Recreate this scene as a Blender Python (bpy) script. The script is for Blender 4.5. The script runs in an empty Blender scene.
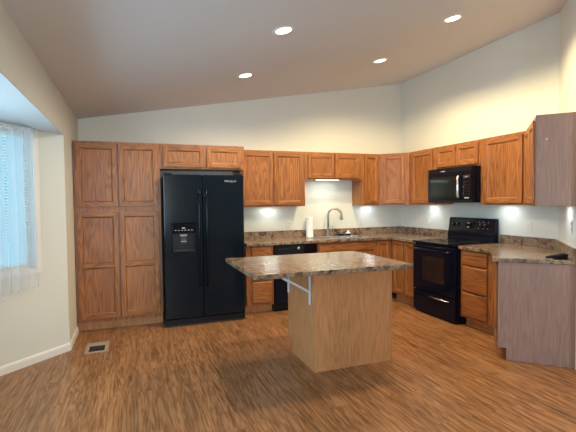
import bpy, bmesh, math, random
from mathutils import Vector, Matrix
from mathutils.geometry import tessellate_polygon

random.seed(7)
scene = bpy.context.scene
C = scene.collection
S2 = math.sqrt(0.5)

# ------------------------------------------------------------------ camera
CAM = Vector((-4.0981, -5.7247, 1.4335))
YAW, PITCH, ROLL = math.radians(20.3306), math.radians(1.9388), math.radians(-0.6854)
fw = Vector((math.sin(YAW) * math.cos(PITCH), math.cos(YAW) * math.cos(PITCH), -math.sin(PITCH)))
rt = Vector((math.cos(YAW), -math.sin(YAW), 0))
up = rt.cross(fw)
rt2 = rt * math.cos(ROLL) + up * math.sin(ROLL)
up2 = up * math.cos(ROLL) - rt * math.sin(ROLL)
cd = bpy.data.cameras.new('camera')
cd.sensor_width = 36; cd.lens = 416.3 / 576 * 36; cd.clip_start = 0.05; cd.clip_end = 100
cam = bpy.data.objects.new('camera', cd); C.objects.link(cam)
M = Matrix((rt2, up2, -fw)).transposed().to_4x4(); M.translation = CAM
cam.matrix_world = M
scene.camera = cam

# ------------------------------------------------------------------ world and big lights
w = bpy.data.worlds.new('sky'); scene.world = w; w.use_nodes = True
bg = w.node_tree.nodes['Background']
bg.inputs[0].default_value = (0.30, 0.72, 1.0, 1); bg.inputs[1].default_value = 1.35
scene.view_settings.view_transform = 'Standard'
scene.view_settings.look = 'None'
scene.view_settings.exposure = 0.07
scene.view_settings.gamma = 1.0
scene.view_settings.use_curve_mapping = False

P_SPOT = 40
WARM = (1.0, 0.78, 0.42)

def area(name, loc, direction, sx, sy, power, col):
    l = bpy.data.lights.new(name, 'AREA'); l.shape = 'RECTANGLE'; l.size = sx; l.size_y = sy
    l.energy = power; l.color = col
    o = bpy.data.objects.new(name, l); C.objects.link(o); o.location = loc
    o.rotation_euler = Vector(direction).to_track_quat('-Z', 'Y').to_euler()
    return o
area('daylight_bay', (-5.95, -3.05, 1.45), (1, 0, 0.22), 2.0, 1.4, 80, (0.50, 0.80, 1.0))
area('daylight_front_fill', (-4.05, -8.45, 1.5), (0.12, 1, 0.42), 1.2, 1.5, 165, (0.86, 0.94, 1.0))  # added lamp outside the unseen front window, tilted up to brighten the ceiling
area('daylight_side', (-5.45, -1.1, 1.45), (S2, -S2, -0.1), 0.9, 1.3, 2.5, (0.35, 0.75, 1.0))

# ------------------------------------------------------------------ materials
def new_mat(name):
    m = bpy.data.materials.new(name); m.use_nodes = True
    nt = m.node_tree; b = nt.nodes['Principled BSDF']
    return m, nt, b
def plain(name, col, rough=0.5, metal=0.0, coat=0.0, spec=None):
    m, nt, b = new_mat(name)
    b.inputs['Base Color'].default_value = (*col, 1); b.inputs['Roughness'].default_value = rough
    b.inputs['Metallic'].default_value = metal; b.inputs['Coat Weight'].default_value = coat
    if spec is not None: b.inputs['Specular IOR Level'].default_value = spec
    return m
def coords(nt, scale, rand=True, rot=(0, 0, 0)):
    tc = nt.nodes.new('ShaderNodeTexCoord'); mp = nt.nodes.new('ShaderNodeMapping')
    mp.inputs['Scale'].default_value = scale; mp.inputs['Rotation'].default_value = rot
    src = tc.outputs['Object']
    if rand:
        oi = nt.nodes.new('ShaderNodeObjectInfo'); mul = nt.nodes.new('ShaderNodeVectorMath'); mul.operation = 'SCALE'
        cx = nt.nodes.new('ShaderNodeCombineXYZ')
        for k in range(3): nt.links.new(oi.outputs['Random'], cx.inputs[k])
        nt.links.new(cx.outputs[0], mul.inputs[0]); mul.inputs['Scale'].default_value = 17.3
        ad = nt.nodes.new('ShaderNodeVectorMath'); ad.operation = 'ADD'
        nt.links.new(src, ad.inputs[0]); nt.links.new(mul.outputs[0], ad.inputs[1]); src = ad.outputs[0]
    nt.links.new(src, mp.inputs['Vector'])
    return mp.outputs[0]
def noise(nt, vec, scale, detail=3, rough=0.5, dist=0.0):
    n = nt.nodes.new('ShaderNodeTexNoise'); n.inputs['Scale'].default_value = scale
    n.inputs['Detail'].default_value = detail; n.inputs['Roughness'].default_value = rough
    n.inputs['Distortion'].default_value = dist
    nt.links.new(vec, n.inputs['Vector']); return n.outputs['Fac']
def math_n(nt, op, a, b=None, c=None):
    n = nt.nodes.new('ShaderNodeMath'); n.operation = op
    for k, v in enumerate((a, b, c)):
        if v is None: continue
        if isinstance(v, (int, float)): n.inputs[k].default_value = v
        else: nt.links.new(v, n.inputs[k])
    return n.outputs[0]
def ramp(nt, fac, stops):
    r = nt.nodes.new('ShaderNodeValToRGB'); cr = r.color_ramp
    while len(cr.elements) < len(stops): cr.elements.new(0.5)
    for e, (p, c) in zip(cr.elements, stops): e.position = p; e.color = (*c, 1)
    nt.links.new(fac, r.inputs[0]); return r.outputs[0]
def mix(nt, fac, a, b, mode='MIX'):
    n = nt.nodes.new('ShaderNodeMix'); n.data_type = 'RGBA'; n.blend_type = mode
    if isinstance(fac, (int, float)): n.inputs[0].default_value = fac
    else: nt.links.new(fac, n.inputs[0])
    for k, v in ((6, a), (7, b)):
        if isinstance(v, tuple): n.inputs[k].default_value = (*v, 1)
        else: nt.links.new(v, n.inputs[k])
    return n.outputs[2]
def wood(name, axis, light, mid, dark, rough=0.42, big=6.0, bands=46, pore=0.38, contrast=0.75):
    """oak: stretched contour lines (cathedral figure) plus fine pores along the grain axis"""
    m, nt, b = new_mat(name)
    def sc(across, along):
        v = [across] * 3; v[axis] = along; return tuple(v)
    n1 = noise(nt, coords(nt, sc(big, big * 0.12)), 1.0, 2, 0.5, 0.15)
    s = math_n(nt, 'SINE', math_n(nt, 'MULTIPLY', n1, bands * 2))
    f = math_n(nt, 'MULTIPLY_ADD', s, 0.5 * contrast, 0.5)
    c = ramp(nt, f, ((0.0, dark), (0.42, mid), (1.0, light)))
    p = noise(nt, coords(nt, sc(150, 4.0)), 1.0, 2, 0.6)
    pr = ramp(nt, p, ((0.36, (1 - pore,) * 3), (0.56, (1, 1, 1))))
    c = mix(nt, 1.0, c, pr, 'MULTIPLY')
    tone = noise(nt, coords(nt, sc(1.7, 0.8)), 1.0, 1)
    tr = ramp(nt, tone, ((0.3, (0.88, 0.86, 0.84)), (0.7, (1.08, 1.08, 1.08))))
    c = mix(nt, 1.0, c, tr, 'MULTIPLY')
    nt.links.new(c, b.inputs['Base Color']); b.inputs['Roughness'].default_value = rough
    bp = nt.nodes.new('ShaderNodeBump'); bp.inputs['Strength'].default_value = 0.12; bp.inputs['Distance'].default_value = 0.002
    nt.links.new(p, bp.inputs['Height']); nt.links.new(bp.outputs[0], b.inputs['Normal'])
    return m
OL, OM, OD = (0.40, 0.153, 0.043), (0.35, 0.126, 0.035), (0.215, 0.072, 0.021)
oak_v = wood('oak_vertical', 2, OL, OM, OD)
oak_h = wood('oak_horizontal', 0, OL, OM, OD)
LL, LM, LD = (0.60, 0.285, 0.118), (0.57, 0.268, 0.108), (0.51, 0.232, 0.092)
lam = wood('oak_laminate', 2, LL, LM, LD, rough=0.5, big=6, bands=45, pore=0.25)
lam_grey = wood('grey_oak_laminate', 2, (0.345, 0.210, 0.170), (0.325, 0.196, 0.158), (0.300, 0.178, 0.143), rough=0.5, big=6, bands=45, pore=0.2)

def paint(name, col, rough=0.7, tex=0.06, scale=90):
    m, nt, b = new_mat(name)
    v = coords(nt, (1, 1, 1), False)
    n = noise(nt, v, scale, 3)
    t = noise(nt, v, 1.3, 2)
    c = ramp(nt, t, ((0.2, tuple(x * 0.97 for x in col)), (0.8, col)))
    nt.links.new(c, b.inputs['Base Color']); b.inputs['Roughness'].default_value = rough
    bp = nt.nodes.new('ShaderNodeBump'); bp.inputs['Strength'].default_value = tex; bp.inputs['Distance'].default_value = 0.003
    nt.links.new(n, bp.inputs['Height']); nt.links.new(bp.outputs[0], b.inputs['Normal'])
    return m
wall_m = paint('wall_paint', (0.70, 0.71, 0.655))
ceil_m = paint('ceiling_paint', (0.66, 0.66, 0.68), 0.85, 0.15, 60)
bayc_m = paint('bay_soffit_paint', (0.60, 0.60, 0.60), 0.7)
trim_m = paint('trim_paint', (0.80, 0.78, 0.74), 0.4, 0.02)
white_m = plain('white_plastic', (0.82, 0.80, 0.76), 0.4)

def floor_mat():
    m, nt, b = new_mat('laminate_floor')
    v = coords(nt, (1, 1, 1), False)
    br = nt.nodes.new('ShaderNodeTexBrick')
    mp = nt.nodes.new('ShaderNodeMapping'); mp.inputs['Rotation'].default_value = (0, 0, math.radians(90))
    nt.links.new(v, mp.inputs['Vector']); nt.links.new(mp.outputs[0], br.inputs['Vector'])
    br.inputs['Scale'].default_value = 1.0; br.inputs['Brick Width'].default_value = 1.2; br.inputs['Row Height'].default_value = 0.10
    br.inputs['Mortar Size'].default_value = 0.0011; br.inputs['Mortar Smooth'].default_value = 0.2; br.offset = 0.37
    br.inputs['Color1'].default_value = (0.86, 0.85, 0.84, 1); br.inputs['Color2'].default_value = (1.12, 1.10, 1.08, 1)
    br.inputs['Mortar'].default_value = (0.62, 0.55, 0.5, 1)
    # each strip shifts the figure
    off = nt.nodes.new('ShaderNodeVectorMath'); off.operation = 'SCALE'; off.inputs['Scale'].default_value = 9.0
    nt.links.new(br.outputs['Color'], off.inputs[0])
    ad = nt.nodes.new('ShaderNodeVectorMath'); ad.operation = 'ADD'
    nt.links.new(v, ad.inputs[0]); nt.links.new(off.outputs[0], ad.inputs[1])
    def mapped(s):
        q = nt.nodes.new('ShaderNodeMapping'); q.inputs['Scale'].default_value = s
        nt.links.new(ad.outputs[0], q.inputs['Vector']); return q.outputs[0]
    n1 = noise(nt, mapped((14, 1.0, 1)), 1.0, 3, 0.55, 0.4)
    s = math_n(nt, 'SINE', math_n(nt, 'MULTIPLY', n1, 50))
    f = math_n(nt, 'MULTIPLY_ADD', s, 0.5, 0.5)
    c = ramp(nt, f, ((0.0, (0.24, 0.108, 0.044)), (0.4, (0.315, 0.145, 0.060)), (1.0, (0.385, 0.188, 0.084))))
    n2 = noise(nt, mapped((40, 3.0, 1)), 1.0, 3, 0.6, 0.3)
    k = ramp(nt, n2, ((0.34, (0.62, 0.55, 0.50)), (0.50, (1, 1, 1)), (0.8, (1.08, 1.07, 1.05))))
    c = mix(nt, 1.0, c, k, 'MULTIPLY')
    c = mix(nt, 1.0, c, br.outputs['Color'], 'MULTIPLY')
    nt.links.new(c, b.inputs['Base Color'])
    b.inputs['Roughness'].default_value = 0.36; b.inputs['Specular IOR Level'].default_value = 0.42
    return m
floor_m = floor_mat()

def counter_mat(name, tint=1.0):
    m, nt, b = new_mat(name)
    v = coords(nt, (1, 1, 1), False)
    a = noise(nt, v, 11, 6, 0.66, 1.0)
    c = ramp(nt, a, ((0.30, (0.035, 0.024, 0.020)), (0.43, (0.13, 0.085, 0.06)), (0.52, (0.29, 0.185, 0.108)), (0.62, (0.25, 0.20, 0.165)), (0.74, (0.09, 0.075, 0.07))))
    f = noise(nt, v, 55, 4, 0.7, 0.4)
    k = ramp(nt, f, ((0.38, (0.30, 0.28, 0.28)), (0.50, (1, 1, 1)), (0.64, (1.6, 1.58, 1.6))))
    c = mix(nt, 0.55, c, k, 'MULTIPLY')
    c = mix(nt, 1.0, c, (tint, tint, tint), 'MULTIPLY')
    nt.links.new(c, b.inputs['Base Color']); b.inputs['Roughness'].default_value = 0.2; b.inputs['Specular IOR Level'].default_value = 0.65
    return m
counter_m = counter_mat('stone_laminate')

black = plain('black_gloss_enamel', (0.003, 0.005, 0.013), 0.12, spec=0.2)
fridge_m = plain('black_fridge_enamel', (0.004, 0.008, 0.014), 0.13, spec=0.28)
black_glass = plain('black_glass', (0.003, 0.003, 0.006), 0.05, spec=0.3)
oven_glass = plain('oven_window_glass', (0.012, 0.010, 0.011), 0.08)
mw_glass = plain('microwave_window_glass', (0.008, 0.013, 0.014), 0.10, spec=0.3)
black_matte = plain('black_plastic', (0.006, 0.006, 0.009), 0.4, spec=0.25)
dark_grey = plain('dark_grey_plastic', (0.03, 0.03, 0.034), 0.4)
steel = plain('brushed_steel', (0.62, 0.62, 0.63), 0.25, 1.0)
bright_steel = plain('polished_steel', (0.85, 0.85, 0.87), 0.18, 1.0)
nickel = plain('brushed_nickel', (0.36, 0.34, 0.33), 0.28, 1.0)
brack_m = plain('pale_grey_paint', (0.60, 0.64, 0.70), 0.45)
mark_m = plain('light_grey_marking', (0.45, 0.47, 0.50), 0.5)
paper_m = plain('white_paper', (0.85, 0.84, 0.82), 0.9)
slot_m = plain('dark_slot', (0.02, 0.02, 0.02), 0.7)
ivory = plain('ivory_plastic', (0.74, 0.72, 0.66), 0.4)
tan_m = plain('tan_register_paint', (0.40, 0.30, 0.215), 0.5)

def emis(name, col, strength):
    m, nt, b = new_mat(name)
    b.inputs['Base Color'].default_value = (*col, 1)
    b.inputs['Emission Color'].default_value = (*col, 1); b.inputs['Emission Strength'].default_value = strength
    return m
lens_m = emis('lit_lens', (1.0, 0.93, 0.78), 14)
tube_m = emis('lit_diffuser', (0.92, 1.0, 0.90), 3)

def thin_glass():
    m = bpy.data.materials.new('window_glass'); m.use_nodes = True; nt = m.node_tree; nt.nodes.clear()
    out = nt.nodes.new('ShaderNodeOutputMaterial'); t = nt.nodes.new('ShaderNodeBsdfTransparent'); g = nt.nodes.new('ShaderNodeBsdfGlossy')
    g.inputs['Roughness'].default_value = 0.02; mx = nt.nodes.new('ShaderNodeMixShader'); mx.inputs[0].default_value = 0.06
    nt.links.new(t.outputs[0], mx.inputs[1]); nt.links.new(g.outputs[0], mx.inputs[2]); nt.links.new(mx.outputs[0], out.inputs[0])
    return m
glass_m = thin_glass()
def sheer():
    m = bpy.data.materials.new('sheer_fabric'); m.use_nodes = True; nt = m.node_tree; nt.nodes.clear()
    out = nt.nodes.new('ShaderNodeOutputMaterial')
    t = nt.nodes.new('ShaderNodeBsdfTransparent'); d = nt.nodes.new('ShaderNodeBsdfDiffuse'); tr = nt.nodes.new('ShaderNodeBsdfTranslucent')
    d.inputs[0].default_value = (0.86, 0.88, 0.90, 1); tr.inputs[0].default_value = (0.86, 0.90, 0.94, 1)
    a = nt.nodes.new('ShaderNodeMixShader'); a.inputs[0].default_value = 0.55
    nt.links.new(d.outputs[0], a.inputs[1]); nt.links.new(tr.outputs[0], a.inputs[2])
    b = nt.nodes.new('ShaderNodeMixShader'); b.inputs[0].default_value = 0.46
    nt.links.new(t.outputs[0], b.inputs[1]); nt.links.new(a.outputs[0], b.inputs[2]); nt.links.new(b.outputs[0], out.inputs[0])
    return m
sheer_m = sheer()

# ------------------------------------------------------------------ mesh helpers
def link_mesh(name, bm, mats, parent=None, loc=(0, 0, 0), rotz=0.0, bevel=0.0, smooth=False, normals=True):
    if normals: bmesh.ops.recalc_face_normals(bm, faces=bm.faces)
    me = bpy.data.meshes.new(name); bm.to_mesh(me); bm.free()
    for m in (mats if isinstance(mats, (list, tuple)) else [mats]): me.materials.append(m)
    o = bpy.data.objects.new(name, me); C.objects.link(o)
    o.location = loc; o.rotation_euler = (0, 0, rotz)
    if parent: o.parent = parent
    if smooth:
        for p in me.polygons: p.use_smooth = True
    if bevel > 0:
        b = o.modifiers.new('bevel', 'BEVEL'); b.width = bevel; b.segments = 2; b.limit_method = 'ANGLE'; b.angle_limit = math.radians(40)
    return o
def box(bm, x0, x1, y0, y1, z0, z1, mi=0):
    vs = [bm.verts.new(p) for p in ((x0, y0, z0), (x1, y0, z0), (x1, y1, z0), (x0, y1, z0), (x0, y0, z1), (x1, y0, z1), (x1, y1, z1), (x0, y1, z1))]
    for q in ((0, 3, 2, 1), (4, 5, 6, 7), (0, 1, 5, 4), (1, 2, 6, 5), (2, 3, 7, 6), (3, 0, 4, 7)):
        f = bm.faces.new([vs[i] for i in q]); f.material_index = mi
def boxo(name, b, mat, parent=None, bevel=0.0, **k):
    bm = bmesh.new(); box(bm, *b); return link_mesh(name, bm, mat, parent, bevel=bevel, **k)
def prism(bm, outer, holes, a0, a1, plane='xy', mi=0):
    """polygon (with holes) extruded between a0 and a1 along the axis normal to the plane"""
    def P(u, v, a):
        return {'xy': (u, v, a), 'xz': (u, a, v), 'yz': (a, u, v)}[plane]
    loops = [outer] + list(holes)
    flat = [p for l in loops for p in l]
    tris = tessellate_polygon([[Vector((p[0], p[1], 0)) for p in l] for l in loops])
    lo = [bm.verts.new(P(*p, a0)) for p in flat]; hi = [bm.verts.new(P(*p, a1)) for p in flat]
    for t in tris:
        for L in (lo, hi):
            try: f = bm.faces.new([L[i] for i in t]); f.material_index = mi
            except ValueError: pass
    base = 0
    for l in loops:
        n = len(l)
        for i in range(n):
            j = (i + 1) % n
            f = bm.faces.new((lo[base + i], lo[base + j], hi[base + j], hi[base + i])); f.material_index = mi
        base += n
    bmesh.ops.dissolve_limit(bm, angle_limit=0.001, verts=bm.verts[:], edges=bm.edges[:]) if not holes else None
def rect(x0, x1, y0, y1): return [(x0, y0), (x1, y0), (x1, y1), (x0, y1)]
def tube(bm, pts, rad, seg=12, caps=True):
    pts = [Vector(p) for p in pts]; n = len(pts)
    rads = rad if isinstance(rad, (list, tuple)) else [rad] * n
    rings = []; prev = None
    for i, p in enumerate(pts):
        t = (pts[min(i + 1, n - 1)] - pts[max(i - 1, 0)]).normalized()
        if prev is None:
            a = Vector((0, 0, 1)) if abs(t.z) < 0.9 else Vector((1, 0, 0)); u = t.cross(a).normalized()
        else:
            u = (prev - t * prev.dot(t)).normalized()
        prev = u; v = t.cross(u)
        rings.append([bm.verts.new(p + (u * math.cos(2 * math.pi * k / seg) + v * math.sin(2 * math.pi * k / seg)) * rads[i]) for k in range(seg)])
    for a, b in zip(rings, rings[1:]):
        for k in range(seg): bm.faces.new((a[k], a[(k + 1) % seg], b[(k + 1) % seg], b[k]))
    if caps: bm.faces.new(rings[0][::-1]); bm.faces.new(rings[-1])
def lathe(bm, prof, center=(0, 0, 0), axis='z', seg=24):
    cx, cy, cz = center; rings = []
    for r, h in prof:
        ring = []
        for k in range(seg):
            a = 2 * math.pi * k / seg; u, v = r * math.cos(a), r * math.sin(a)
            ring.append(bm.verts.new({'z': (cx + u, cy + v, cz + h), 'y': (cx + u, cy + h, cz + v), 'x': (cx + h, cy + u, cz + v)}[axis]))
        rings.append(ring)
    for a, b in zip(rings, rings[1:]):
        for k in range(seg): bm.faces.new((a[k], a[(k + 1) % seg], b[(k + 1) % seg], b[k]))
    bm.faces.new(rings[0][::-1]); bm.faces.new(rings[-1])
def thing(name, label, cat, loc=(0, 0, 0), rotz=0.0, group=None):
    o = bpy.data.objects.new(name, None); C.objects.link(o); o.empty_display_size = 0.1
    o.location = loc; o.rotation_euler = (0, 0, rotz); o['label'] = label; o['category'] = cat
    if group: o['group'] = group
    return o
def tag(o, label, cat, group=None):
    o['label'] = label; o['category'] = cat
    if group: o['group'] = group
    return o
def struct(o): o['kind'] = 'structure'; return o
def text(name, s, size, mat, parent, loc, rot=(math.radians(90), 0, 0), ext=0.0008):
    cu = bpy.data.curves.new(name, 'FONT'); cu.body = s; cu.size = size; cu.extrude = ext; cu.align_x = 'CENTER'; cu.align_y = 'CENTER'; cu.resolution_u = 2
    t = bpy.data.objects.new(name + '_curve', cu); C.objects.link(t)
    dg = bpy.context.evaluated_depsgraph_get(); me = bpy.data.meshes.new_from_object(t.evaluated_get(dg))
    bpy.data.objects.remove(t); me.materials.clear(); me.materials.append(mat)
    o = bpy.data.objects.new(name, me); C.objects.link(o); o.parent = parent; o.location = loc; o.rotation_euler = rot
    return o

# ------------------------------------------------------------------ room shell
XL, ZL, ZR = -4.718, 2.482, 3.322
SL = (ZR - ZL) / (-XL)
def zc(x): return ZL + (x - XL) * SL
YD = -2.672                       # where the right wall turns 45 degrees
EX = 0.80                        # the diagonal wall's extent along x
YF = -8.0
XE = -EX
BZ = 2.135
A = (XL, -1.17); B = (XL - 0.78, -1.17 - 0.78); Cc = (B[0], -4.2); D = (XL, -4.2 - 0.78)

struct(boxo('floor', (-5.9, 0.15, YF - 0.15, 0.15, -0.12, 0.0), floor_m))
bm = bmesh.new()
prism(bm, [(XL - 0.02, zc(XL - 0.02)), (0.15, zc(0.15)), (0.15, zc(0.15) + 0.1), (XL - 0.02, zc(XL - 0.02) + 0.1)], [], YF - 0.15, 0.15, 'xz')
struct(link_mesh('ceiling', bm, ceil_m))
bm = bmesh.new()
prism(bm, [(XL - 0.1, 0), (0.15, 0), (0.15, zc(0.15)), (XL - 0.1, zc(XL - 0.1))], [], 0.0, 0.15, 'xz')
struct(link_mesh('wall_back', bm, wall_m))
struct(boxo('wall_right', (0.0, 0.15, YD, 0.0, 0, ZR + 0.03), wall_m))
bm = bmesh.new()
x1 = XE
prism(bm, [(0, YD), (x1, YD - EX), (x1 + 0.1, YD - EX - 0.1), (0.15, YD - 0.05), (0.15, YD)], [], 0, 3.36, 'xy')
for v in bm.verts:
    if v.co.z > 1: v.co.z = zc(v.co.x) + 0.01
struct(link_mesh('wall_diagonal', bm, wall_m))
struct(boxo('wall_right_front', (x1, x1 + 0.12, YF, YD - EX - 0.001, 0, zc(x1)), wall_m))
# left wall: stub, header over the bay, far stretch
bm = bmesh.new()
box(bm, XL - 0.12, XL, -1.17, 0, 0, 2.482 + 0.0)
box(bm, XL - 0.20, XL, D[1], -1.17, 2.12, 2.482)
box(bm, XL - 0.12, XL, YF, D[1], 0, 2.482)
struct(link_mesh('wall_left', bm, wall_m))
# bay walls
def bay_wall(name, p, q, opening):
    L = math.hypot(q[0] - p[0], q[1] - p[1]); ang = math.atan2(q[1] - p[1], q[0] - p[0])
    bm = bmesh.new()
    prism(bm, rect(0, L, 0, BZ + 0.0), [rect(*opening)] if opening else [], -0.13, 0.0, 'xz')
    return struct(link_mesh(name, bm, wall_m, loc=(p[0], p[1], 0), rotz=ang)), ang
WO = (0.322, 0.98, 0.86, 2.075)
_, ang1 = bay_wall('wall_bay_back', A, B, WO)
bay_wall('wall_bay_left', B, Cc, (0.2, 2.05, 0.86, 2.075))
bay_wall('wall_bay_front', Cc, D, (0.12, 0.80, 0.86, 2.075))
bm = bmesh.new()
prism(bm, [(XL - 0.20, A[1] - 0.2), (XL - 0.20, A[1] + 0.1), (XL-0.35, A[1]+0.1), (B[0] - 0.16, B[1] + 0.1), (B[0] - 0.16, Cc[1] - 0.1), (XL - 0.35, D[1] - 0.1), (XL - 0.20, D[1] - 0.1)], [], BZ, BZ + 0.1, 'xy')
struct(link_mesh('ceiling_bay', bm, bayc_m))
# white painted underside of the header
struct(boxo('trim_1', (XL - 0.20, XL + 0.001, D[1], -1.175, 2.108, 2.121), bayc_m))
# front wall behind the camera, with a window added to let fill daylight in
bm = bmesh.new()
prism(bm, [(XL - 0.1, 0), (0.15, 0), (0.15, zc(0.15)), (XL - 0.1, zc(XL - 0.1))], [rect(-4.6, -3.5, 0.75, 2.2)], YF - 0.15, YF, 'xz')
struct(link_mesh('wall_front', bm, wall_m))

def window(name, loc, rotz, x0, x1, z0, z1, mull=1):
    """local x along the wall, y towards the room; reveal, casing, sash and pane"""
    bm = bmesh.new()
    prism(bm, rect(x0 - 0.055, x1 + 0.055, z0 - 0.055, z1 + 0.045), [rect(x0, x1, z0, z1)], 0.0, 0.016, 'xz')
    root = struct(link_mesh(name, bm, trim_m, loc=loc, rotz=rotz, bevel=0.003))
    bm = bmesh.new()
    n = mull + 1; wd = (x1 - x0) / n
    prism(bm, rect(x0, x1, z0, z1), [rect(x0 + wd * k + 0.035, x0 + wd * (k + 1) - 0.035, z0 + 0.04, z1 - 0.04) for k in range(n)], -0.10, -0.05, 'xz')
    link_mesh('window_frame', bm, trim_m, root)
    bm = bmesh.new()
    for k in range(n): 
        a, b_ = x0 + wd * k + 0.036, x0 + wd * (k + 1) - 0.036
        vs = [bm.verts.new(p) for p in ((a, -0.07, z0 + 0.041), (b_, -0.07, z0 + 0.041), (b_, -0.07, z1 - 0.041), (a, -0.07, z1 - 0.041))]; bm.faces.new(vs)
    link_mesh('window_pane', bm, glass_m, root)
    return root
window('window_1', (A[0], A[1], 0), ang1, *WO, mull=0)
window('window_2', (B[0], B[1], 0), math.radians(-90), 0.2, 2.05, 0.86, 2.075)
window('window_3', (Cc[0], Cc[1], 0), math.radians(-45), 0.12, 0.80, 0.86, 2.075, mull=0)
window('added_window_4', (-3.5, YF, 0), 0.0, -1.1, 0.0, 0.75, 2.2, mull=1)  # added, unseen; placed clear of the refrigerator's reflection

# baseboards
def baseboard(name, p, q, side=1):
    L = math.hypot(q[0] - p[0], q[1] - p[1]); ang = math.atan2(q[1] - p[1], q[0] - p[0])
    bm = bmesh.new()
    prof = [(0, 0), (0.014 * side, 0), (0.014 * side, 0.055), (0.009 * side, 0.070), (0, 0.077)]
    prism(bm, prof, [], 0, L, 'yz')
    return struct(link_mesh(name, bm, trim_m, loc=(p[0], p[1], 0), rotz=ang))
baseboard('baseboard_left', (XL, -0.56), (XL, -1.176))
baseboard('baseboard_bay_back', A, B)
baseboard('baseboard_bay_left', B, Cc)
baseboard('baseboard_bay_front', Cc, D)
baseboard('baseboard_front_left', D, (XL, YF))
baseboard('baseboard_right_front', (XE, YF), (XE, YD - EX))

# ------------------------------------------------------------------ cabinets
def door_mesh(wd, h, rail=0.055, mids=(), slab=False):
    """shaker-like oak door with a recessed panel; origin lower left, front at y=-0.019"""
    bm = bmesh.new(); T = 0.019; F = -T
    if slab:
        c = 0.012                                # drawer front with a chamfered border
        vs0 = [(0, -0.010), (wd, -0.010)]
        r = [[bm.verts.new((x, y, z)) for x, z in ((i, i), (wd - i, i), (wd - i, h - i), (i, h - i))] for i, y in ((0, 0), (0, F + 0.008), (c, F))]
        for a, b in zip(r, r[1:]):
            for k in range(4): bm.faces.new((a[k], a[(k + 1) % 4], b[(k + 1) % 4], b[k])).material_index = 1
        bm.faces.new(r[0][::-1]); f = bm.faces.new(r[-1]); f.material_index = 1
        return bm
    box(bm, 0, rail, F, 0, 0, h, 0); box(bm, wd - rail, wd, F, 0, 0, h, 0)
    cuts = [0] + [m for m in mids] + [h]
    zs = []
    box(bm, rail, wd - rail, F, 0, 0, rail, 1); box(bm, rail, wd - rail, F, 0, h - rail, h, 1)
    lo = rail
    for m in mids:
        box(bm, rail, wd - rail, F, 0, m - rail / 2, m + rail / 2, 1); zs.append((lo, m - rail / 2)); lo = m + rail / 2
    zs.append((lo, h - rail))
    for z0, z1 in zs:                            # sloped moulding and recessed panel
        i, x0, x1 = 0.012, rail, wd - rail
        r = [[bm.verts.new((x, y, z)) for x, z in ((x0 + k, z0 + k), (x1 - k, z0 + k), (x1 - k, z1 - k), (x0 + k, z1 - k))] for k, y in ((0, F + 0.001), (i * 0.5, F + 0.0045), (i, F + 0.011))]
        for a, b in zip(r, r[1:]):
            for k in range(4): bm.faces.new((a[k], a[(k + 1) % 4], b[(k + 1) % 4], b[k])).material_index = k % 2 ^ 1
        bm.faces.new(r[-1]).material_index = 0
    return bm
def cabinet(name, label, loc, rotz, wd, dp, h, fronts, cat='cabinet', toe=False, group=None, mat=None, open_top=0.0, body_pts=None, side_inset=(0, 0)):
    """fronts: (kind, x0, x1, z0, z1, mids). Local: x to the viewer's right, y into the wall, frame front at y=0."""
    root = thing(name, label, cat, loc, rotz, group)
    bm = bmesh.new(); FT = 0.019
    a, b = side_inset
    if body_pts: prism(bm, body_pts, [], 0.024, h, 'xy')
    elif toe: prism(bm, [(FT, 0.105), (0.085, 0.105), (0.085, 0), (dp, 0), (dp, h - open_top), (0.03, h - open_top), (0.03, h), (FT, h)], [], a, wd - b, 'yz')
    else:
        box(bm, a, wd - b, FT, dp, 0.024, h)
        box(bm, a, a + 0.014, FT, dp, 0, 0.0235); box(bm, wd - b - 0.014, wd - b, FT, dp, 0, 0.0235)
    link_mesh('carcass', bm, mat or lam, root, bevel=0.0015)
    zb = 0.105 if toe else 0.0
    bm = bmesh.new()
    holes = [rect(x0 + 0.014, x1 - 0.014, z0 + 0.014, z1 - 0.014) for _, x0, x1, z0, z1, *_r in fronts]
    prism(bm, rect(0, wd, zb, h), holes, 0.0, FT, 'xz')
    link_mesh('face_frame', bm, oak_v, root)
    for f in fronts:
        kind, x0, x1, z0, z1 = f[:5]; mids = f[5] if len(f) > 5 else ()
        wdd, hh = x1 - x0, z1 - z0
        if kind == 'door': bm = door_mesh(wdd, hh, 0.05 if wdd > 0.26 else 0.042, mids); nm = 'door'
        elif kind == 'panel': bm = door_mesh(wdd, hh, 0.05, mids); nm = 'false_front'
        else: bm = door_mesh(wdd, hh, slab=True); nm = 'drawer' if kind == 'drawer' else 'false_front'
        link_mesh(nm, bm, [oak_v, oak_h], root, loc=(x0, -0.001, z0), bevel=0.0022)
    return root
R90, R45, R135 = math.radians(-90), math.radians(-45), math.radians(-135)
UT, UB = 2.134, 1.372
DB, DU = 0.61, 0.305

# pantry
pw = 0.914
cabinet('pantry_cabinet', 'full-height oak pantry cabinet with four recessed-panel doors in the left corner', (XL + 0.006, -DB, 0), 0, pw + 0.0, DB - 0.004, UT,
        [('door', 0.028, 0.448, 1.405, 2.105), ('door', 0.462, 0.886, 1.405, 2.105),
         ('door', 0.028, 0.448, 0.145, 1.342, (0.60,)), ('door', 0.462, 0.886, 0.145, 1.342, (0.60,))], toe=True)
# over the fridge
XP = XL + 0.006 + pw + 0.002
XFR = -2.782
wf = XFR - XP
cabinet('wall_cabinet', 'wide low oak cabinet with two doors above the black refrigerator', (XP, -DB, 1.84), 0, wf, DB - 0.004, UT - 1.84,
        [('door', 0.035, 0.515, 0.022, 0.268), ('door', 0.548, wf - 0.035, 0.022, 0.268)])
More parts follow.
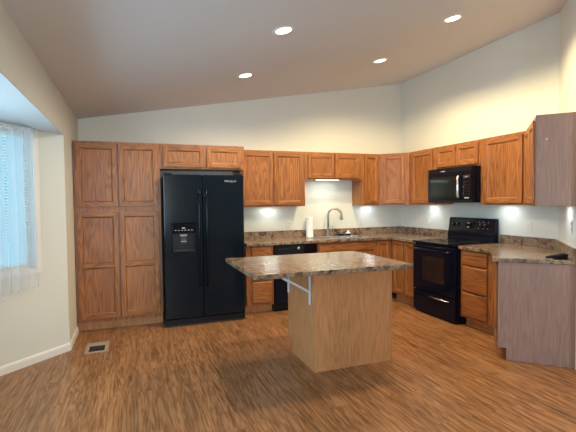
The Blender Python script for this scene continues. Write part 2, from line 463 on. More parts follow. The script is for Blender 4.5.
# uppers on the back wall
XF, X1, X2 = -2.762, -1.829, -0.914
cabinet('wall_cabinet', 'tall two-door oak wall cabinet between the refrigerator cabinet and the sink cabinet', (XF, -DU, UB), 0, X1 - XF - 0.001, DU - 0.003, UT - UB,
        [('door', 0.030, (X1 - XF) / 2 - 0.006, 0.022, 0.735), ('door', (X1 - XF) / 2 + 0.006, X1 - XF - 0.028, 0.022, 0.735)])
cabinet('wall_cabinet', 'short two-door oak wall cabinet above the sink and faucet', (X1, -DU, 1.745), 0, X2 - X1 - 0.001, DU - 0.003, UT - 1.745,
        [('door', 0.045, 0.452, 0.022, 0.362), ('door', 0.466, 0.870, 0.022, 0.362)])
cabinet('wall_cabinet', 'narrow single-door oak wall cabinet right of the sink', (X2, -DU, UB), 0, 0.303, DU - 0.003, UT - UB,
        [('door', 0.040, 0.275, 0.022, 0.735)], mat=oak_v)
# diagonal corner upper
Lc = 0.305 * math.sqrt(2)
k = 0.0
bp = [(0.003, 0.019), (Lc - 0.003, 0.019), (Lc + 0.2135, 0.2135 - 0.005), (Lc / 2, Lc / 2 + 0.61 * math.sqrt(2) / 2 + 0.0 - 0.008 + 0.0), (-0.2135, 0.2135 - 0.005)]
# the wall corner lies at local (Lc/2, 0.61*sqrt2 - Lc/2)
bp[3] = (Lc / 2, 0.61 * math.sqrt(2) - Lc / 2 - 0.01)
cabinet('corner_wall_cabinet', 'diagonal single-door oak wall cabinet in the back right corner', (-0.61, -0.305, UB), R45, Lc, 0.3, UT - UB,
        [('door', 0.058, Lc - 0.058, 0.022, 0.735)], body_pts=bp)
# uppers on the right wall (local x runs towards the camera)
M0, M1, T1 = -1.190, -1.955, -2.546
cabinet('wall_cabinet', 'single-door oak wall cabinet just left of the microwave', (-DU, -0.612, UB), R90, 0.577, DU - 0.003, UT - UB,
        [('door', 0.075, 0.520, 0.022, 0.735)])
cabinet('wall_cabinet', 'short two-door oak wall cabinet directly above the microwave', (-DU, M0, 1.835), R90, 0.760, DU - 0.003, UT - 1.835,
        [('door', 0.028, 0.372, 0.025, 0.272), ('door', 0.384, 0.733, 0.025, 0.272)])
cabinet('wall_cabinet', 'tall single-door oak wall cabinet right of the microwave', (-DU, M1 - 0.001, UB), R90, M1 - T1 - 0.004, DU - 0.003, UT - UB,
        [('door', 0.060, 0.562, 0.022, 0.735)],
        body_pts=[(0, 0.019), (M1 - T1 - 0.004, 0.019), (M1 - T1 - 0.004 + 0.11, 0.302), (0, 0.302)])
# diagonal upper at the far right, finished end panel towards the camera
LU = 0.800
DG = 0.290
ox, oy = -0.307, -2.550
dr = cabinet('wall_cabinet', 'oak wall cabinet on the angled wall with a large grey finished end panel', (ox, oy, UB), R135, LU, DG, UT - UB + 0.004,
        [('door', 0.04, 0.40, 0.022, 0.735), ('door', 0.415, LU - 0.03, 0.022, 0.735)], side_inset=(0.0, 0.02), 
        body_pts=[(0.008, 0.019), (LU - 0.014, 0.019), (LU - 0.014, 0.29), (-0.105, 0.29)])
boxo('end_panel', (LU - 0.013, LU, 0.0, 0.300, -0.002, UT - UB + 0.012), lam_grey, dr, bevel=0.001)['label'] = 'grey wood-grain end panel'
bm = bmesh.new(); lathe(bm, [(0.006, 0), (0.006, 0.002), (0.003, 0.003)], (LU, 0.08, 0.565), 'x', 12)
link_mesh('screw_cap', bm, trim_m, dr)

# base cabinets, back wall
BH = 0.875
XB = -2.775
cabinet('drawer_cabinet', 'oak base cabinet with stacked drawers between refrigerator and dishwasher', (XB, -DB, 0), 0, 0.362, DB - 0.004, BH,
        [('drawer', 0.070, 0.340, 0.705, 0.852), ('drawer', 0.070, 0.340, 0.43, 0.685), ('drawer', 0.070, 0.340, 0.135, 0.411)], toe=True)
cabinet('sink_cabinet', 'oak sink base cabinet with a wide false front below the faucet', (-1.795, -DB, 0), 0, 0.895, DB - 0.004, BH,
        [('false', 0.028, 0.868, 0.742, 0.858), ('door', 0.028, 0.444, 0.135, 0.722), ('door', 0.452, 0.868, 0.135, 0.722)], toe=True, open_top=0.15)
cabinet('corner_base_cabinet', 'oak base cabinet with one narrow door in the back right corner', (-0.899, -DB, 0), 0, 0.288, DB - 0.004, BH,
        [('door', 0.028, 0.255, 0.135, 0.858)], toe=True)
# base cabinets, right wall
cabinet('base_cabinet', 'oak base cabinet with two narrow doors left of the black range', (-DB, -0.612, 0), R90, 0.588, DB - 0.004, BH,
        [('door', 0.050, 0.290, 0.135, 0.858), ('door', 0.325, 0.570, 0.135, 0.858)], toe=True)
YC = -2.455
cabinet('drawer_cabinet', 'oak base cabinet with three stacked drawers right of the black range', (-DB, -1.972, 0), R90, -1.972 - YC - 0.002, DB - 0.004, BH,
        [('drawer', 0.030, 0.385, 0.705, 0.852), ('drawer', 0.030, 0.385, 0.405, 0.690), ('drawer', 0.030, 0.385, 0.128, 0.392)], toe=True)
# diagonal base with the grey finished end
LB = 0.628
db = cabinet('base_cabinet', 'oak base cabinet on the angled wall with a grey wood-grain end panel', (-0.612, YC - 0.003, 0), R135, LB - 0.015, 0.565, BH,
        [('door', 0.04, 0.300, 0.135, 0.858), ('door', 0.315, LB - 0.045, 0.135, 0.858)], toe=True, side_inset=(0.004, 0.0))
bm = bmesh.new()
prism(bm, [(0.0, 0.105), (0.07, 0.105), (0.07, 0), (0.584, 0), (0.584, BH), (0.0, BH)], [], LB - 0.0145, LB, 'yz')
o = link_mesh('end_panel', bm, lam_grey, db, bevel=0.001); o['label'] = 'grey wood-grain end panel'
bm = bmesh.new(); box(bm, LB, LB + 0.004, 0.0, 0.022, 0.105, BH - 0.004)
link_mesh('corner_moulding', bm, lam_grey, db, bevel=0.001)

# ------------------------------------------------------------------ countertops
Z0, Z1 = 0.876, 0.914
FY = -0.652
sink_hole = rect(-1.735, -0.955, -0.575, -0.115)
bm = bmesh.new()
prism(bm, [(XB - 0.002, -0.002), (XB - 0.002, FY), (-0.652, FY), (-0.652, -1.201), (-0.002, -1.201), (-0.002, -0.002)], [sink_hole], Z0, Z1)
ct = tag(link_mesh('countertop', bm, counter_m, bevel=0.006), 'marbled brown L-shaped countertop along the back wall around the sink', 'countertop')
bm = bmesh.new()
box(bm, XB - 0.002, -0.003, -0.022, -0.003, Z1 + 0.0005, 1.016); box(bm, -0.022, -0.003, -1.201, -0.0225, Z1 + 0.0005, 1.016)
link_mesh('backsplash', bm, counter_m, ct, bevel=0.003)
# right-hand worktop
def dl(u, vv):     # diagonal wall frame: u along the wall from the corner, vv out into the room
    return (-S2 * u - S2 * vv, YD - S2 * u + S2 * vv)
uend = (3.957 + YD) / math.sqrt(2) + 0.018
vfr = (-YD - 1.784) / math.sqrt(2)
# front corner where x=-0.652 meets the diagonal front line x-y=1.784
yk = -0.652 - 1.784
bm = bmesh.new()
pe = dl(uend, vfr); pw_ = dl(uend, 0.003)
prism(bm, [(-0.002, -1.970), (-0.652, -1.970), (-0.652, yk), pe, pw_, (-0.003, YD + 0.002)], [], Z0, Z1)
ct2 = tag(link_mesh('countertop', bm, counter_m, bevel=0.006), 'marbled brown angled countertop right of the range, holding a black tool', 'countertop')
bm = bmesh.new()
ti = math.tan(math.radians(22.5)) * 0.022; to_ = math.tan(math.radians(22.5)) * 0.003
prism(bm, [(-0.003, -1.970), (-0.022, -1.970), (-0.022, YD + ti), dl(uend, 0.022), dl(uend, 0.003), (-0.003, YD + to_)], [], Z1 + 0.0005, 1.016)
link_mesh('backsplash', bm, counter_m, ct2, bevel=0.003)

# ------------------------------------------------------------------ island
isl = thing('kitchen_island', 'oak laminate kitchen island with an overhanging marbled countertop', 'kitchen island', (-2.33, -2.25, 0))
bm = bmesh.new()
bx0, bx1, by0, by1 = -0.377, 0.377, -0.323, 0.305
prism(bm, [(by0, 0), (by1 - 0.085, 0), (by1 - 0.085, 0.105), (by1, 0.105), (by1, Z0 - 0.001), (by0, Z0 - 0.001)], [], bx0, bx1, 'yz')
base = link_mesh('base', bm, lam, isl, bevel=0.001)
for x in (bx0 - 0.003, bx1 - 0.009):
    boxo('corner_moulding', (x, x + 0.012, by0 - 0.003, by0 + 0.009, 0.0, Z0 - 0.003), lam, isl)
bm = bmesh.new()
prism(bm, [(-0.975, -0.632), (0.375, -0.638), (0.385, 0.365), (-0.975, 0.365)], [], Z0, Z1)
link_mesh('island_top', bm, counter_m, isl, bevel=0.005)
for x0, x1_ in ((bx0 + 0.02, -0.006), (0.006, bx1 - 0.02)):
    o = link_mesh('door', door_mesh(x1_ - x0, 0.72, 0.05), [oak_v, oak_h], isl, loc=(x1_, by1 + 0.001, 0.135), rotz=math.pi, bevel=0.002)
# brackets
for nm, y in (('near', -2.50), ('far', -1.985)):
    br = thing('shelf_bracket', 'pale metal angle bracket with brace under the island overhang, ' + ('nearer the camera' if nm == 'near' else 'farther from the camera'), 'bracket', (-2.712, y, 0.56), 0, 'island brackets')
    hgt = Z0 - 0.56 - 0.002
    boxo('upright', (-0.010, 0.001, -0.014, 0.014, 0.0 if nm == 'near' else 0.0, hgt), brack_m, br, bevel=0.002)
    boxo('arm', (-0.360, -0.0105, -0.014, 0.014, hgt - 0.008, hgt), brack_m, br, bevel=0.002)
    bm = bmesh.new()
    prism(bm, [(-0.0102, 0.100), (-0.0102, 0.122), (-0.335, hgt - 0.0085), (-0.362, hgt - 0.0085)], [], -0.010, 0.010, 'xz')
    link_mesh('brace', bm, brack_m, br, bevel=0.002)

# ------------------------------------------------------------------ refrigerator
fx0, fx1 = -3.778, -2.842
FW = fx1 - fx0
fr = thing('refrigerator', 'large black side-by-side refrigerator with a dispenser in the left door', 'refrigerator', (fx0, -0.80, 0))
boxo('body', (0.006, FW - 0.006, 0.075, 0.770, 0.03, 1.752), fridge_m, fr, bevel=0.006)
SX = 0.437
fd = None
for nm, a, b in (('freezer_door', 0.0, SX - 0.004), ('refrigerator_door', SX + 0.004, FW)):
    bm = bmesh.new()
    n = 10
    prof = []
    for i in range(n + 1):
        t = i / n; x = a + (b - a) * t
        prof.append((x, 0.012 * (2 * t - 1) ** 2 * 0.9 + (0.010 if i in (0, n) else 0)))
    outer = prof + [(b, 0.068), (a, 0.068)]
    if nm == 'freezer_door':
        # door skin in strips round the dispenser opening
        box(bm, a, 0.090, 0.012, 0.068, 0.09, 1.765); box(bm, 0.350, b, 0.012, 0.068, 0.09, 1.765)
        box(bm, 0.090, 0.350, 0.012, 0.068, 0.09, 0.862); box(bm, 0.090, 0.350, 0.012, 0.068, 1.195, 1.765)
        bmesh.ops.remove_doubles(bm, verts=bm.verts, dist=0.0001)
        bm.free(); bm = bmesh.new()
        prism(bm, rect(a, b, 0.09, 1.765), [rect(0.090, 0.350, 0.862, 1.195)], 0.008, 0.068, 'xz')
    else:
        prism(bm, rect(a, b, 0.09, 1.765), [], 0.008, 0.068, 'xz')
    d = link_mesh(nm, bm, fridge_m, fr, bevel=0.010)
    hx = SX - 0.045 if nm == 'freezer_door' else SX + 0.045
    bm = bmesh.new()
    pts = []
    for i in range(25):
        t = i / 24; z = 0.46 + 1.12 * t
        pts.append((hx, 0.010 - 0.052 * min(1, math.sin(math.pi * t) * 3.2) , z))
    tube(bm, pts, 0.013, 10)
    link_mesh('handle', bm, black, d, smooth=True)
    if nm == 'freezer_door': fd = d
    else: rd = d
bm = bmesh.new()
box(bm, 0.088, 0.352, 0.058, 0.066, 0.860, 1.197)          # recess back
box(bm, 0.090, 0.104, 0.012, 0.060, 0.864, 1.085); box(bm, 0.336, 0.350, 0.012, 0.060, 0.864, 1.085)
box(bm, 0.090, 0.350, 0.006, 0.060, 0.864, 0.884)
ds = link_mesh('dispenser', bm, black_matte, fd, bevel=0.003)
boxo('control_panel', (0.090, 0.350, 0.004, 0.058, 1.085, 1.193), black_glass, ds, bevel=0.003)

for i in range(6): boxo('marking', (0.115 + i * 0.037, 0.135 + i * 0.037, 0.0025, 0.0042, 1.118, 1.124), mark_m, ds)
boxo('marking', (0.20, 0.235, 0.0025, 0.0042, 1.14, 1.152), mark_m, ds)

bm = bmesh.new(); box(bm, 0.175, 0.265, 0.028, 0.058, 1.045, 1.084); box(bm, 0.19, 0.25, 0.040, 0.056, 0.960, 1.044)
link_mesh('paddle', bm, dark_grey, ds, bevel=0.004)
boxo('marking', (0.18, 0.255, 0.0265, 0.0282, 1.052, 1.066), mark_m, ds); boxo('marking', (0.186, 0.254, 0.038, 0.0402, 0.985, 0.992), mark_m, ds)

boxo('drip_tray', (0.115, 0.325, 0.002, 0.056, 0.884, 0.892), dark_grey, ds, bevel=0.002)
text('brand_lettering', 'Whirlpool', 0.034, mark_m, rd, (0.775, 0.0075, 1.690))
bm = bmesh.new()
box(bm, 0.0, FW, 0.020, 0.10, 0.012, 0.080)
for i in range(30): box(bm, 0.03 + i * 0.030, 0.045 + i * 0.030, 0.017, 0.021, 0.03, 0.066)
link_mesh('base_grille', bm, black_matte, fr, bevel=0.002)
boxo('grille_edge', (0.01, FW - 0.02, 0.012, 0.0195, 0.010, 0.018), dark_grey, fr, bevel=0.001)
for x in (0.05, FW - 0.05):
    for y in (0.13, 0.70):
        bm = bmesh.new(); lathe(bm, [(0.018, 0), (0.018, 0.031)], (x, y, 0.0), 'z', 12); link_mesh('foot', bm, black_matte, fr)
boxo('hinge_cover', (0.01, 0.10, 0.03, 0.14, 1.7655, 1.782), black_matte, fr, bevel=0.004)
boxo('hinge_cover', (FW - 0.10, FW - 0.01, 0.03, 0.14, 1.7655, 1.782), black_matte, fr, bevel=0.004)

# ------------------------------------------------------------------ dishwasher
dw = thing('dishwasher', 'black built-in dishwasher under the back countertop behind the island', 'dishwasher', (-2.409, -0.61, 0))
boxo('body', (0.004, 0.605, 0.004, 0.55, 0.02, 0.868), black_matte, dw)
boxo('door', (0.004, 0.605, -0.026, 0.003, 0.115, 0.735), black, dw, bevel=0.004)
cp = boxo('control_panel', (0.004, 0.605, -0.034, 0.003, 0.740, 0.868), black_glass, dw, bevel=0.005)
bm = bmesh.new(); lathe(bm, [(0.020, 0.0), (0.019, -0.012), (0.012, -0.016)], (0.336, -0.034, 0.822), 'y', 20)
link_mesh('dial', bm, steel, cp, smooth=False)
bm = bmesh.new()
for i in range(5): box(bm, 0.06 + i * 0.035, 0.082 + i * 0.035, -0.0355, -0.0338, 0.815, 0.827)
link_mesh('button', bm, dark_grey, cp)
boxo('toe_panel', (0.004, 0.605, 0.055, 0.07, 0.0, 0.112), black_matte, dw)

# ------------------------------------------------------------------ range
rg = thing('range', 'black electric range with oven set between oak cabinets on the right wall', 'stove', (-0.688, -1.206, 0), R90)
RW = 0.757
boxo('body', (0.0, RW, 0.045, 0.652, 0.02, 0.895), black, rg, bevel=0.003)
ck = boxo('cooktop', (-0.000, RW, -0.005, 0.565, 0.896, 0.918), black_glass, rg, bevel=0.006)
for cx_, cy_, r in ((0.19, 0.14, 0.105), (0.56, 0.14, 0.085), (0.19, 0.41, 0.085), (0.56, 0.41, 0.105)):
    bm = bmesh.new()
    N = 40
    for r0 in (r, r * 0.6):
        a = [bm.verts.new((cx_ + r0 * math.cos(2 * math.pi * i / N), cy_ + r0 * math.sin(2 * math.pi * i / N), 0.9186)) for i in range(N)]
        b = [bm.verts.new((cx_ + (r0 - 0.004) * math.cos(2 * math.pi * i / N), cy_ + (r0 - 0.004) * math.sin(2 * math.pi * i / N), 0.9186)) for i in range(N)]
        for i in range(N): bm.faces.new((a[i], a[(i + 1) % N], b[(i + 1) % N], b[i]))
    link_mesh('burner_ring', bm, dark_grey, ck)
od = None
bm = bmesh.new()
prism(bm, rect(0.004, RW - 0.004, 0.300, 0.868), [rect(0.165, 0.575, 0.435, 0.740)], 0.0, 0.042, 'xz')
od = link_mesh('oven_door', bm, black, rg, bevel=0.005)
boxo('window', (0.160, 0.580, 0.006, 0.030, 0.430, 0.745), oven_glass, od)
bm = bmesh.new()
tube(bm, [(0.06, 0.0, 0.822), (0.06, -0.035, 0.824), (0.075, -0.047, 0.825), (RW - 0.075, -0.047, 0.825), (RW - 0.06, -0.035, 0.824), (RW - 0.06, 0.0, 0.822)], 0.012, 12)
link_mesh('handle', bm, black, od, smooth=True)
sd = boxo('storage_drawer', (0.004, RW - 0.004, 0.002, 0.042, 0.035, 0.290), black, rg, bevel=0.005)
bm = bmesh.new(); tube(bm, [(0.31, -0.004, 0.245), (0.45, -0.012, 0.243), (0.665, -0.004, 0.245)], [0.006, 0.009, 0.006], 10)
link_mesh('handle', bm, steel, sd, smooth=True)['label'] = 'bright metal drawer pull'
boxo('base_plate', (0.01, RW - 0.01, 0.030, 0.6, 0.0, 0.034), black_matte, rg)
bm = bmesh.new()
prism(bm, [(0.566, 0.896), (0.566, 1.01), (0.575, 1.03), (0.600, 1.192), (0.612, 1.203), (0.652, 1.203), (0.652, 0.896)], [], -0.002, RW + 0.002, 'yz')
bgd = link_mesh('backguard', bm, black, rg, bevel=0.004)
def bgy(z): return 0.575 + (z - 1.03) * (0.025 / 0.162)
for x in (0.085, 0.165, 0.555, 0.625):
    bm = bmesh.new(); lathe(bm, [(0.025, 0.004), (0.023, -0.014), (0.020, -0.020)], (x, bgy(1.115) - 0.001, 1.115), 'y', 20)
    kb = link_mesh('knob', bm, black_matte, bgd)
    boxo('pointer', (x - 0.002, x + 0.002, bgy(1.115) - 0.0235, bgy(1.115) - 0.0195, 1.118, 1.136), mark_m, kb)
boxo('clock_display', (0.295, 0.445, bgy(1.10) - 0.004, bgy(1.10) + 0.01, 1.075, 1.155), black_glass, bgd)

boxo('marking', (0.335, 0.375, bgy(1.1) - 0.0055, bgy(1.1) - 0.0035, 1.135, 1.143), mark_m, bgd)
boxo('marking', (0.325, 0.365, bgy(1.1) - 0.0055, bgy(1.1) - 0.0035, 1.083, 1.092), mark_m, bgd)
for x in (0.52, 0.59, 0.66):
    for z in (1.075, 1.153): boxo('marking', (x - 0.008, x + 0.008, bgy(z) - 0.0015, bgy(z) + 0.001, z, z + 0.005), mark_m, bgd)


# ------------------------------------------------------------------ microwave
mw = thing('microwave_oven', 'black over-the-range microwave oven hanging below a short oak cabinet', 'microwave', (-0.440, -1.193, 1.400), R90)
MH = 0.430
boxo('body', (0.0, RW, 0.022, 0.430, 0.0, MH), black, mw, bevel=0.004)
bm = bmesh.new()
prism(bm, rect(0.002, 0.625, 0.035, 0.368), [rect(0.045, 0.525, 0.085, 0.325)], 0.0, 0.021, 'xz')
md = link_mesh('door', bm, black, mw, bevel=0.003)
boxo('window', (0.043, 0.527, 0.004, 0.018, 0.083, 0.327), mw_glass, md)
bm = bmesh.new()
tube(bm, [(0.580, 0.0, 0.315), (0.580, -0.030, 0.313), (0.580, -0.036, 0.300), (0.580, -0.038, 0.190), (0.580, -0.036, 0.080), (0.580, -0.030, 0.067), (0.580, 0.0, 0.065)], 0.015, 12)
link_mesh('handle', bm, bright_steel, md, smooth=True)['label'] = 'bright metal vertical handle'
pn = boxo('control_panel', (0.628, RW - 0.002, 0.0, 0.021, 0.035, 0.368), black_glass, mw, bevel=0.003)
boxo('display', (0.635, 0.735, -0.001, 0.002, 0.29, 0.325), dark_grey, pn)
bm = bmesh.new()
for r in range(5):
    for c in range(3): box(bm, 0.633 + c * 0.036, 0.660 + c * 0.036, -0.001, 0.0005, 0.085 + r * 0.037, 0.107 + r * 0.037)
link_mesh('button', bm, black_matte, pn)
boxo('marking', (0.66, 0.695, -0.002, 0.0, 0.300, 0.308), mark_m, pn); boxo('marking', (0.65, 0.72, -0.001, 0.001, 0.050, 0.062), mark_m, pn)

bm = bmesh.new(); box(bm, 0.002, RW - 0.002, 0.002, 0.021, 0.372, MH - 0.001)
for i in range(34): box(bm, 0.03 + i * 0.0208, 0.043 + i * 0.0208, 0.0, 0.003, 0.412, 0.424)
vg = link_mesh('vent_grille', bm, black_matte, mw, bevel=0.002)
boxo('badge', (0.25, 0.32, 0.0005, 0.003, 0.386, 0.396), mark_m, vg)
boxo('bottom_trim', (0.002, RW - 0.002, 0.004, 0.021, 0.0, 0.032), black_matte, mw, bevel=0.002)

# ------------------------------------------------------------------ sink and faucet
sk = thing('kitchen_sink', 'double-bowl stainless steel sink set in the back countertop', 'sink', (-1.345, -0.345, Z1))
bm = bmesh.new()
hx0, hx1, hy0, hy1 = -0.375, 0.375, -0.215, 0.150
prism(bm, rect(-0.405, 0.405, -0.245, 0.245), [rect(hx0, -0.015, hy0, hy1), rect(0.015, hx1, hy0, hy1)], 0.0005, 0.006)
link_mesh('rim', bm, bright_steel, sk, bevel=0.002)
for a, b in ((hx0, -0.015), (0.015, hx1)):
    bm = bmesh.new()
    t = [bm.verts.new((x, y, 0.004)) for x, y in rect(a, b, hy0, hy1)]; u = [bm.verts.new((x, y, -0.17)) for x, y in rect(a + 0.03, b - 0.03, hy0 + 0.03, hy1 - 0.03)]
    for i in range(4): bm.faces.new((t[i], t[(i + 1) % 4], u[(i + 1) % 4], u[i]))
    bm.faces.new(u)
    bw = link_mesh('bowl', bm, steel, sk)
    bm = bmesh.new(); lathe(bm, [(0.045, 0), (0.045, 0.004), (0.03, 0.005)], ((a + b) / 2, (hy0 + hy1) / 2, -0.169), 'z', 20); link_mesh('drain', bm, steel, bw)
fx, fy = -1.392, -0.135
fc = thing('faucet', 'tall gooseneck pull-down faucet in brushed nickel behind the sink', 'faucet', (fx, fy, Z1 + 0.0065))
bm = bmesh.new(); lathe(bm, [(0.030, 0), (0.029, 0.006), (0.022, 0.010), (0.021, 0.10), (0.016, 0.12), (0.013, 0.125)], seg=20); link_mesh('body', bm, nickel, fc, smooth=False)
bm = bmesh.new()
fz = 0.405; R_ = 0.098; dx, dy = 0.88, -0.47
pts = [(0, 0, 0.11), (0, 0, 0.2), (0, 0, fz - R_)]
for i in range(1, 16):
    a = math.pi * 0.98 * i / 15; h = R_ - R_ * math.cos(a); pts.append((dx * h, dy * h, fz - R_ + R_ * math.sin(a)))
tube(bm, pts, 0.0155, 12); link_mesh('spout', bm, nickel, fc, smooth=True)
ex, ey, ez = pts[-1]
bm = bmesh.new(); tube(bm, [(ex, ey, ez + 0.01), (ex, ey, ez - 0.02), (ex, ey, ez - 0.055), (ex + 0.002, ey, ez - 0.075)], [0.017, 0.021, 0.025, 0.022], 14); link_mesh('spray_head', bm, nickel, fc, smooth=True)
bm = bmesh.new(); tube(bm, [(0.018, 0, 0.075), (0.045, -0.004, 0.078), (0.062, -0.008, 0.11), (0.066, -0.010, 0.145)], [0.009, 0.008, 0.006, 0.007], 10); link_mesh('lever', bm, nickel, fc, smooth=True)

st = thing('sink_strainer', 'black round sink strainer with a chrome knob lying right of the faucet', 'sink strainer', (-1.19, -0.150, Z1 + 0.0065))
bm = bmesh.new(); lathe(bm, [(0.052, 0), (0.062, 0.012), (0.060, 0.026), (0.045, 0.030)], seg=24); link_mesh('basket', bm, black_matte, st)
bm = bmesh.new(); lathe(bm, [(0.006, 0.030), (0.006, 0.045), (0.014, 0.050), (0.012, 0.058)], seg=16); link_mesh('knob', bm, bright_steel, st)
sb = thing('scrub_brush', 'small black scrub brush with a white handle right of the faucet', 'brush', (-1.065, -0.150, Z1 + 0.0065))
bm = bmesh.new(); lathe(bm, [(0.036, 0), (0.040, 0.022), (0.036, 0.028)], seg=20); link_mesh('bristles', bm, black_matte, sb)
bm = bmesh.new(); lathe(bm, [(0.038, 0.028), (0.030, 0.042), (0.014, 0.050), (0.018, 0.066), (0.010, 0.074)], seg=20); link_mesh('handle', bm, white_m, sb)

# paper towel roll
pt = thing('paper_towel_roll', 'white upright paper towel roll on the back countertop left of the sink', 'paper towels', (-1.668 - 0.006, -0.095, Z1))
bm = bmesh.new()
ov = [(0.048, 0.008), (0.052, 0.012), (0.052, 0.282), (0.048, 0.286)]
lathe(bm, ov, seg=32); link_mesh('roll', bm, paper_m, pt, smooth=False)
bm = bmesh.new(); lathe(bm, [(0.055, 0), (0.055, 0.0075)], seg=24); link_mesh('base', bm, white_m, pt)
bm = bmesh.new(); lathe(bm, [(0.012, 0.286), (0.010, 0.300), (0.004, 0.304)], seg=12); link_mesh('finial', bm, white_m, pt)

# items on the right worktop
tl = thing('grout_brush', 'black handheld tool lying on the right countertop near the end panel', 'hand tool', (-0.703, -3.193, Z1 + 0.0005), math.radians(-20))
bm = bmesh.new()
tube(bm, [(-0.095, 0, 0.014), (-0.06, 0, 0.018), (0.0, 0, 0.022), (0.05, 0, 0.027), (0.085, 0, 0.024)], [0.010, 0.0135, 0.017, 0.024, 0.016], 12)
bmesh.ops.transform(bm, matrix=Matrix.Translation((0, 0, 0.004)), verts=bm.verts)
link_mesh('grip', bm, black_matte, tl, smooth=True)
boxo('base', (-0.03, 0.085, -0.018, 0.018, 0.0, 0.012), black_matte, tl, bevel=0.003)
ky = thing('key', 'small metal key lying left of the black tool on the right countertop', 'key', (-0.838, -3.112, Z1 + 0.0005), math.radians(-30))
bm = bmesh.new(); lathe(bm, [(0.012, 0), (0.012, 0.003)], (-0.02, 0, 0), 'z', 16); link_mesh('bow', bm, steel, ky)
boxo('blade', (-0.008, 0.034, -0.004, 0.004, 0.0, 0.0028), steel, ky)

# ------------------------------------------------------------------ outlets
def outlet(label, loc, rotz, kind='outlet'):
    o = thing('wall_outlet' if kind == 'outlet' else 'light_switch', label, 'outlet' if kind == 'outlet' else 'switch', loc, rotz, 'backsplash outlets')
    boxo('cover_plate', (-0.036, 0.036, -0.006, 0.0, -0.058, 0.058), ivory, o, bevel=0.002)
    for z in (-0.021, 0.021):
        s = boxo('socket', (-0.017, 0.017, -0.008, -0.005, z - 0.014, z + 0.014), ivory, o, bevel=0.003)
        bm = bmesh.new(); box(bm, -0.009, -0.006, -0.0086, -0.0078, z - 0.006, z + 0.007); box(bm, 0.006, 0.009, -0.0086, -0.0078, z - 0.006, z + 0.005)
        link_mesh('slot', bm, slot_m, s)
outlet('ivory wall outlet left of the paper towel roll', (-1.963, -0.0005, 1.095), 0)
outlet('ivory wall outlet just right of the sink', (-0.756, -0.0005, 1.12), 0)
outlet('ivory wall outlet on the back wall nearest the corner', (-0.428, -0.0005, 1.105), 0)
outlet('ivory wall outlet left of the range, right of the corner', (-0.0005, -0.651, 1.135), R90)
outlet('ivory wall outlet right of the range backguard', (-0.0005, -2.337, 1.124), R90)
p = dl(0.70, 0.0005); outlet('ivory wall outlet on the angled wall at the far right', (p[0], p[1], 1.19), R135)

# ------------------------------------------------------------------ lights
th = math.atan(SL)
def downlight(label, x, y):
    z = zc(x)
    o = thing('recessed_light', label, 'ceiling light', (x, y, z), 0, 'recessed ceiling lights')
    o.rotation_euler = (0, -th, 0)
    bm = bmesh.new()
    prof = [(0.062, -0.0005), (0.064, -0.006), (0.086, -0.006), (0.090, -0.0005)]
    seg = 32; rings = []
    for r, h in prof: rings.append([bm.verts.new((r * math.cos(2 * math.pi * k / seg), r * math.sin(2 * math.pi * k / seg), h)) for k in range(seg)])
    for a, b in zip(rings, rings[1:]):
        for k in range(seg): bm.faces.new((a[k], a[(k + 1) % seg], b[(k + 1) % seg], b[k]))
    link_mesh('trim_ring', bm, white_m, o, smooth=True)
    bm = bmesh.new(); lathe(bm, [(0.063, -0.0005), (0.060, -0.005), (0.045, -0.008)], seg=32)
    link_mesh('lens', bm, lens_m, o)
    l = bpy.data.lights.new('lamp', 'SPOT'); l.energy = P_SPOT * (3.2 if x > -2 else 1.6); l.color = WARM if x > -2 else (1.0, 0.88, 0.68); l.spot_size = math.radians(164 if x < -2 else 157); l.spot_blend = 0.4; l.shadow_soft_size = 0.06
    lo = bpy.data.objects.new('lamp', l); C.objects.link(lo); lo.parent = o; lo.location = (0, 0, -0.03)
    lo.rotation_euler = (0, th, 0) if x < -2 else (math.radians(3), th - math.radians(6), 0)
downlight('round recessed ceiling light upper left, nearest the camera', -2.948, -2.57)
downlight('round recessed ceiling light above the refrigerator area, farther left one', -2.940, -1.33)
downlight('round recessed ceiling light near the back right corner', -1.338, -1.46)
downlight('round recessed ceiling light at the upper right, above the range side', -1.340, -2.65)

def underlight(label, loc, rotz, L, power, col=(0.90, 1.0, 0.94), lit=False):
    o = thing('under_cabinet_light', label, 'light fixture', loc, rotz, 'under-cabinet lights')
    boxo('housing', (-L / 2, L / 2, -0.045, 0.045, -0.012, 0.0), white_m, o, bevel=0.002)
    boxo('diffuser', (-L / 2 + 0.01, L / 2 - 0.01, -0.040, 0.037, -0.018 if not lit else -0.026, -0.0125), tube_m, o, bevel=0.003)
    l = bpy.data.lights.new('lamp', 'AREA'); l.shape = 'RECTANGLE'; l.size = L - 0.02; l.size_y = 0.07; l.energy = power; l.color = col
    lo = bpy.data.objects.new('lamp', l); C.objects.link(lo); lo.parent = o; lo.location = (0, 0, -0.030)
underlight('lit slim light fixture under the short cabinet above the sink', (-1.435, -0.215, 1.7445 + 0.024), 0, 0.36, 1.5, lit=True)
underlight('lit slim light fixture under the tall two-door cabinet beside the refrigerator', (-2.28, -0.12, UB + 0.0235), 0, 0.22, 0.75)
underlight('lit slim light fixture under the corner cabinets right of the sink', (-0.66, -0.12, UB + 0.0235), 0, 0.16, 0.7, (0.85, 0.93, 1.0))
underlight('lit slim light fixture under the cabinet left of the microwave', (-0.12, -0.80, UB + 0.0235), R90, 0.16, 0.7, (0.85, 0.93, 1.0))
underlight('lit slim light fixture under the tall cabinet right of the microwave', (-0.12, -2.10, UB + 0.0235), R90, 0.20, 0.8, (0.85, 0.93, 1.0))
p = dl(0.62, 0.10); underlight('lit slim light fixture under the cabinet on the angled wall', (p[0], p[1], UB + 0.0235), R135, 0.16, 0.7, (0.85, 0.90, 1.0))

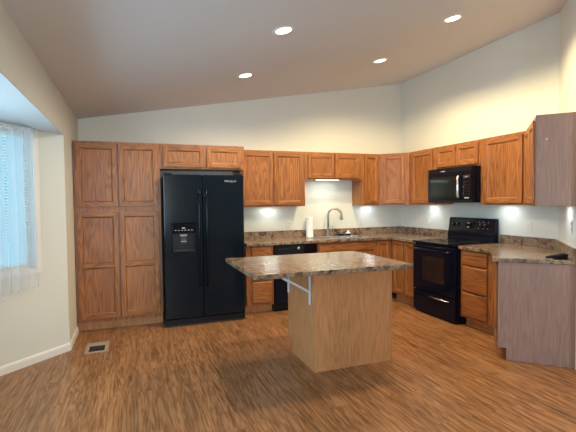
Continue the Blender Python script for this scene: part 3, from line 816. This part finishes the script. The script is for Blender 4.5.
# ------------------------------------------------------------------ curtain, rod and blind
def bayp(s_, y_, z_): # along the bay side wall, out from it
    return Vector((A[0] - S2 * s_ + S2 * y_, A[1] - S2 * s_ - S2 * y_, z_))
cr = thing('curtain_rod', 'slim white curtain rod across the top of the bay window', 'curtain rod', (A[0], A[1], 0), ang1)
bm = bmesh.new(); tube(bm, [(0.335, 0.017, 2.085), (0.335, 0.050, 2.085), (0.345, 0.062, 2.085), (1.00, 0.062, 2.085), (1.013, 0.050, 2.085), (1.013, 0.017, 2.085)], 0.007, 10)
link_mesh('rod', bm, white_m, cr, smooth=True)
def curtain(label, s0, s1, z0f, ph, y0=0.050):
    bm = bmesh.new(); NU, NV = 110, 26; g = []
    for i in range(NU + 1):
        row = []
        for j in range(NV + 1):
            t = i / NU; v = j / NV; s = s0 + (s1 - s0) * t
            zt = 2.108 if True else 0
            zb = z0f(t); z = zt + (zb - zt) * v
            amp = 0.007 + 0.020 * v
            k = 2 * math.pi * (s - s0)
            y = y0 + 0.012 + amp * (math.sin(k * 11 + ph + 0.6 * math.sin(v * 3)) + 0.45 * math.sin(k * 19 + 2 * ph + v)) * 0.75
            if v < 0.03: y = y0 + 0.022 + 0.4 * (y - y0 - 0.012)
            s += 0.006 * math.sin(v * 5 + k * 5)
            row.append(bm.verts.new((s, max(y, 0.024), z)))
        g.append(row)
    for i in range(NU):
        for j in range(NV): bm.faces.new((g[i][j], g[i + 1][j], g[i + 1][j + 1], g[i][j + 1]))
    return tag(link_mesh('sheer_curtain', bm, sheer_m, loc=(A[0], A[1], 0), rotz=ang1, smooth=True), label, 'curtain', 'sheer window curtains')
curtain('sheer pale curtain panel at the right side of the bay window', 0.362, 0.425, lambda t: 0.70 + 0.008 * math.sin(t * 9), 0.3, 0.056)
curtain('wide sheer pale curtain panel over the middle of the bay window', 0.440, 0.585, lambda t: 0.700 - 0.012 * t + 0.004 * math.sin(t * 20), 1.7)
curtain('sheer pale curtain panel at the left edge of the picture', 0.602, 1.005, lambda t: 0.665 - 0.015 * t, 2.6)
bl = thing('window_blind', 'white horizontal slat blind behind the sheer curtain', 'blind', (A[0], A[1], 0), ang1)
bm = bmesh.new()
for i in range(44):
    z = 0.885 + i * 0.026
    vs = [bm.verts.new(q) for q in ((0.332, -0.044, z), (0.965, -0.044, z), (0.965, -0.022, z + 0.012), (0.332, -0.022, z + 0.012))]; f = bm.faces.new(vs)
    vs2 = [bm.verts.new(q) for q in ((0.332, -0.044, z - 0.001), (0.965, -0.044, z - 0.001), (0.965, -0.022, z + 0.011), (0.332, -0.022, z + 0.011))]; bm.faces.new(vs2[::-1])
link_mesh('slats', bm, white_m, bl)['kind'] = 'stuff'
boxo('head_rail', (0.326, 0.975, -0.048, -0.018, 2.035, 2.073), white_m, bl, bevel=0.002)

# ------------------------------------------------------------------ floor register
fv = thing('floor_register', 'tan floor register with a dark grille in front of the pantry', 'floor vent', (-4.470, -1.195, 0.0), 0)
bm = bmesh.new()
prism(bm, rect(-0.105, 0.105, -0.165, 0.160), [rect(-0.070, 0.070, -0.125, 0.045)], 0.0, 0.007)
link_mesh('frame', bm, tan_m, fv, bevel=0.002)
bm = bmesh.new(); box(bm, -0.070, 0.070, -0.125, 0.045, 0.0003, 0.0025)
link_mesh('grille_back', bm, slot_m, fv)
bm = bmesh.new()
for i in range(8): box(bm, -0.062 + i * 0.016, -0.057 + i * 0.016, -0.125, 0.045, 0.0028, 0.0058)
box(bm, -0.070, 0.070, -0.043, -0.037, 0.0028, 0.0062)
link_mesh('grille', bm, dark_grey, fv)
